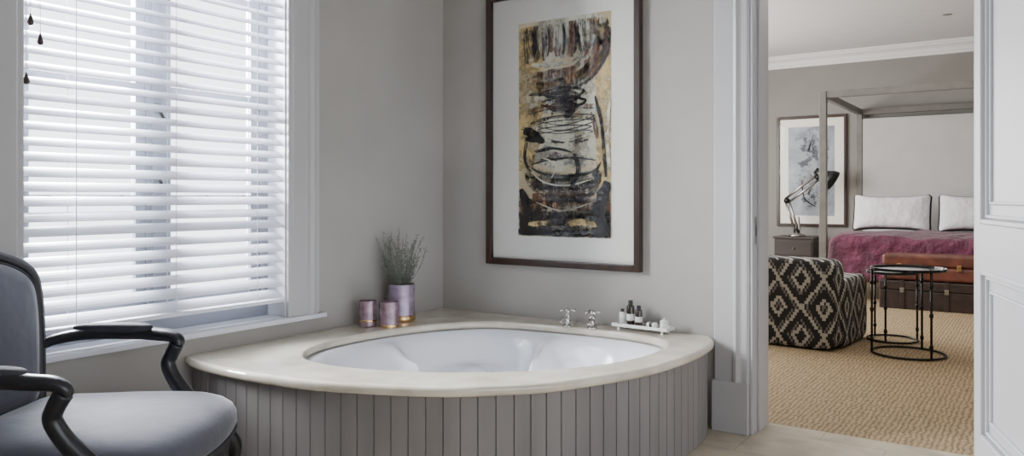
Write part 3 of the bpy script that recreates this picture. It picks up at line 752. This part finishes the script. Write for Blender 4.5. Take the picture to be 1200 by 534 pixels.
# round tables
def rtable(loc,r,h,lab,nleg=3,rz=0):
    t=thing("side_table",lab,"side table",loc,rz,"round metal side tables")
    B().lathe([(r-.004,h-.022),(r,h-.02),(r,h),(r-.006,h),(r-.008,h-.012),(0,h-.012)],(0,0,0),48).obj("table_top",M['tabletop'],t,bevel=.001)
    B().tube([(r*.97*math.cos(2*math.pi*k/48),r*.97*math.sin(2*math.pi*k/48),.012) for k in range(48)],.009,8,closed=True).obj("base_ring",M['blackmetal'],t,smooth=True)
    for k in range(nleg):
        a=2*math.pi*k/nleg+.4; c,s_=math.cos(a)*r*.96,math.sin(a)*r*.96
        b=B(); b.tube([(c,s_,.012),(c,s_,h-.02)],.0085,8)
        for z in (.10,h*.5,h-.12): b.lathe([(.009,-.018),(.014,-.01),(.014,.01),(.009,.018)],(c,s_,z),10)
        b.obj("leg",M['blackmetal'],t,smooth=True)
rtable((-.83,6.55,0),.262,.665,"tall black metal round side table with hoop base",3,.9)
rtable((-1.02,7.12,0),.20,.585,"smaller black metal round side table tucked behind the tall one",3,.0)

# nightstand and lamp
ns=thing("nightstand","dark wooden bedside cabinet with drawers","bedside table",(-2.93,11.68,0))
B().box((-.27,-.25,.08),(.27,.25,.60)).obj("body",M['dkwood'],ns,bevel=.005)
B().box((-.29,-.27,.60),(.29,.26,.63)).obj("cabinet_top",M['dkwood'],ns,bevel=.005)
for z in (.12,.36):
    dr=B().box((-.25,-.262,z),(.25,-.25,z+.21)).obj("drawer",M['dkwood'],ns,bevel=.004)
    B().lathe([(.012,0),(.014,.015),(0,.02)],(0,-.262,z+.105),12,T=Matrix.Rotation(math.pi/2,4,'X')).obj("knob",M['nickel'],dr,smooth=True)
for x in (-.24,.24):
    for y in (-.22,.22): B().box((x-.025,y-.025,0),(x+.025,y+.025,.08)).obj("leg",M['dkwood'],ns)
lp=thing("desk_lamp","jointed metal desk lamp with black shade on the bedside cabinet","lamp",(-2.93,11.62,.63))
B().lathe([(.12,0),(.12,.02),(.10,.035),(.035,.05),(.03,.07),(0,.07)],(0,0,0),28).obj("base",M['nickel'],lp,smooth=True)
e0=Vector((.0,0,.07)); e1=Vector((-.14,0,.52)); e2=Vector((.30,-.02,.86))
for o_ in (-.026,.026):
    B().tube([e0+Vector((o_,0,0)),e1+Vector((o_,0,0))],.018,8).obj("lower_arm",M['nickel'],lp,smooth=True)
    B().tube([e1+Vector((-o_,0,o_)),e2+Vector((-o_,0,o_))],.018,8).obj("upper_arm",M['nickel'],lp,smooth=True)
for e in (e1,e2,e0): B().tube([e+Vector((0,-.03,0)),e+Vector((0,.03,0))],.040,12).obj("joint",M['blackmetal'],lp,smooth=True)
B().tube([e0+Vector((.04,-.0,.03)),e0+Vector((.02,0,.22))],.016,8).obj("spring",M['nickel'],lp)
T=Matrix.Translation(e2+Vector((.04,-.02,.05)))@Matrix.Rotation(math.radians(122),4,'Y')
B().lathe([(.05,-.08),(.055,.0),(.075,.05),(.135,.14),(.145,.21),(.14,.21),(.065,.06),(0,.05)],(0,0,0),24,T=T).obj("lamp_shade",M['black'],lp,smooth=True)

# bedroom picture
p2=thing("framed_print","dark framed blue-grey abstract print on the bedroom wall","picture",(-2.815,BRY,.765))
picture_frame(p2,1.0,1.65,.04,.04,M['wood_dark'])
B().box((-.46,-.016,.04),(.46,-.012,1.61)).obj("mount",M['mount'],p2)
paper2=mat("pale_paper",(.30,.325,.37),.85,var=.15,vs=5,c2=(.40,.43,.48))
ik2=[paper2,inks[1],paint("ink_charcoal",(.10,.11,.13),.45,8),paint("ink_silver",(.36,.39,.44),.6,6),inks[6]]
s2=[(3,.5,[(.2,.8),(.5,.85),(.8,.7)]),(3,.5,[(.2,.3),(.5,.35),(.8,.2)]),(2,.25,[(.3,.9),(.45,.7),(.35,.5)]),(2,.12,[(.55,.85),(.6,.6),(.5,.4)]),(4,.3,[(.6,.5),(.4,.35),(.6,.2)]),(2,.08,[(.2,.6),(.5,.55),(.8,.65)]),(2,.2,[(.7,.3),(.5,.15),(.3,.2)]),(1,.03,[(.3,.4),(.35,.2),(.6,.1)]),(4,.2,[(.7,.9),(.8,.7),(.7,.5)])]
make_art(p2,.66,1.33,-.33,.16,s2,ik2,depth=-.0175)
B().box((-.46,-.026,.04),(.46,-.024,1.61)).obj("glazing",M['glass'],p2)

# downlight
for (x,y) in ((-.89,10.26),):
    dl=thing("downlight","small round recessed ceiling spotlight","ceiling light",(x,y,CH))
    B().lathe([(.045,-.004),(.05,-.001),(.05,0),(.03,0)],(0,0,0),24).obj("trim_ring",M['nickel'],dl,smooth=True)
    B().lathe([(.028,-.003),(0,-.003)],(0,0,0),24).obj("lens",M['black'],dl)

# ---------------------------------------------------------------- light
w=bpy.data.worlds.new("World"); bpy.context.scene.world=w; w.use_nodes=True
bg=w.node_tree.nodes["Background"]; bg.inputs[0].default_value=(.88,.93,1,1); bg.inputs[1].default_value=4.3
def area(name,loc,tgt,sx,sy,pw,c):
    L=bpy.data.lights.new(name,'AREA'); L.shape='RECTANGLE'; L.size=sx; L.size_y=sy; L.energy=pw; L.color=c
    o=bpy.data.objects.new(name,L); o.location=loc; COL.objects.link(o)
    o.rotation_euler=(Vector(tgt)-Vector(loc)).to_track_quat('-Z','Y').to_euler(); return o
area("window_daylight",(LX-.95,1.7,2.3),(LX+1,2.2,.9),1.6,2.0,1500,(.92,.96,1))
area("bedroom_daylight",(-4.9,8.2,1.7),(0,8.2,1.2),4.5,2.2,430,(1,.985,.95))
area("bedroom_ceiling_fill",(-1.2,7.0,3.25),(-1.2,7.0,0),3,4,80,(1,.97,.91))  # added fill lamp under the bedroom ceiling, standing in for bounced light

cam=bpy.data.cameras.new("Camera"); co=bpy.data.objects.new("Camera",cam); COL.objects.link(co)
co.location=(0,0,1.2); co.rotation_euler=(math.pi/2,0,math.radians(34.5))
cam.sensor_width=36; cam.lens=27; cam.shift_y=-.03; cam.clip_start=.05
bpy.context.scene.camera=co
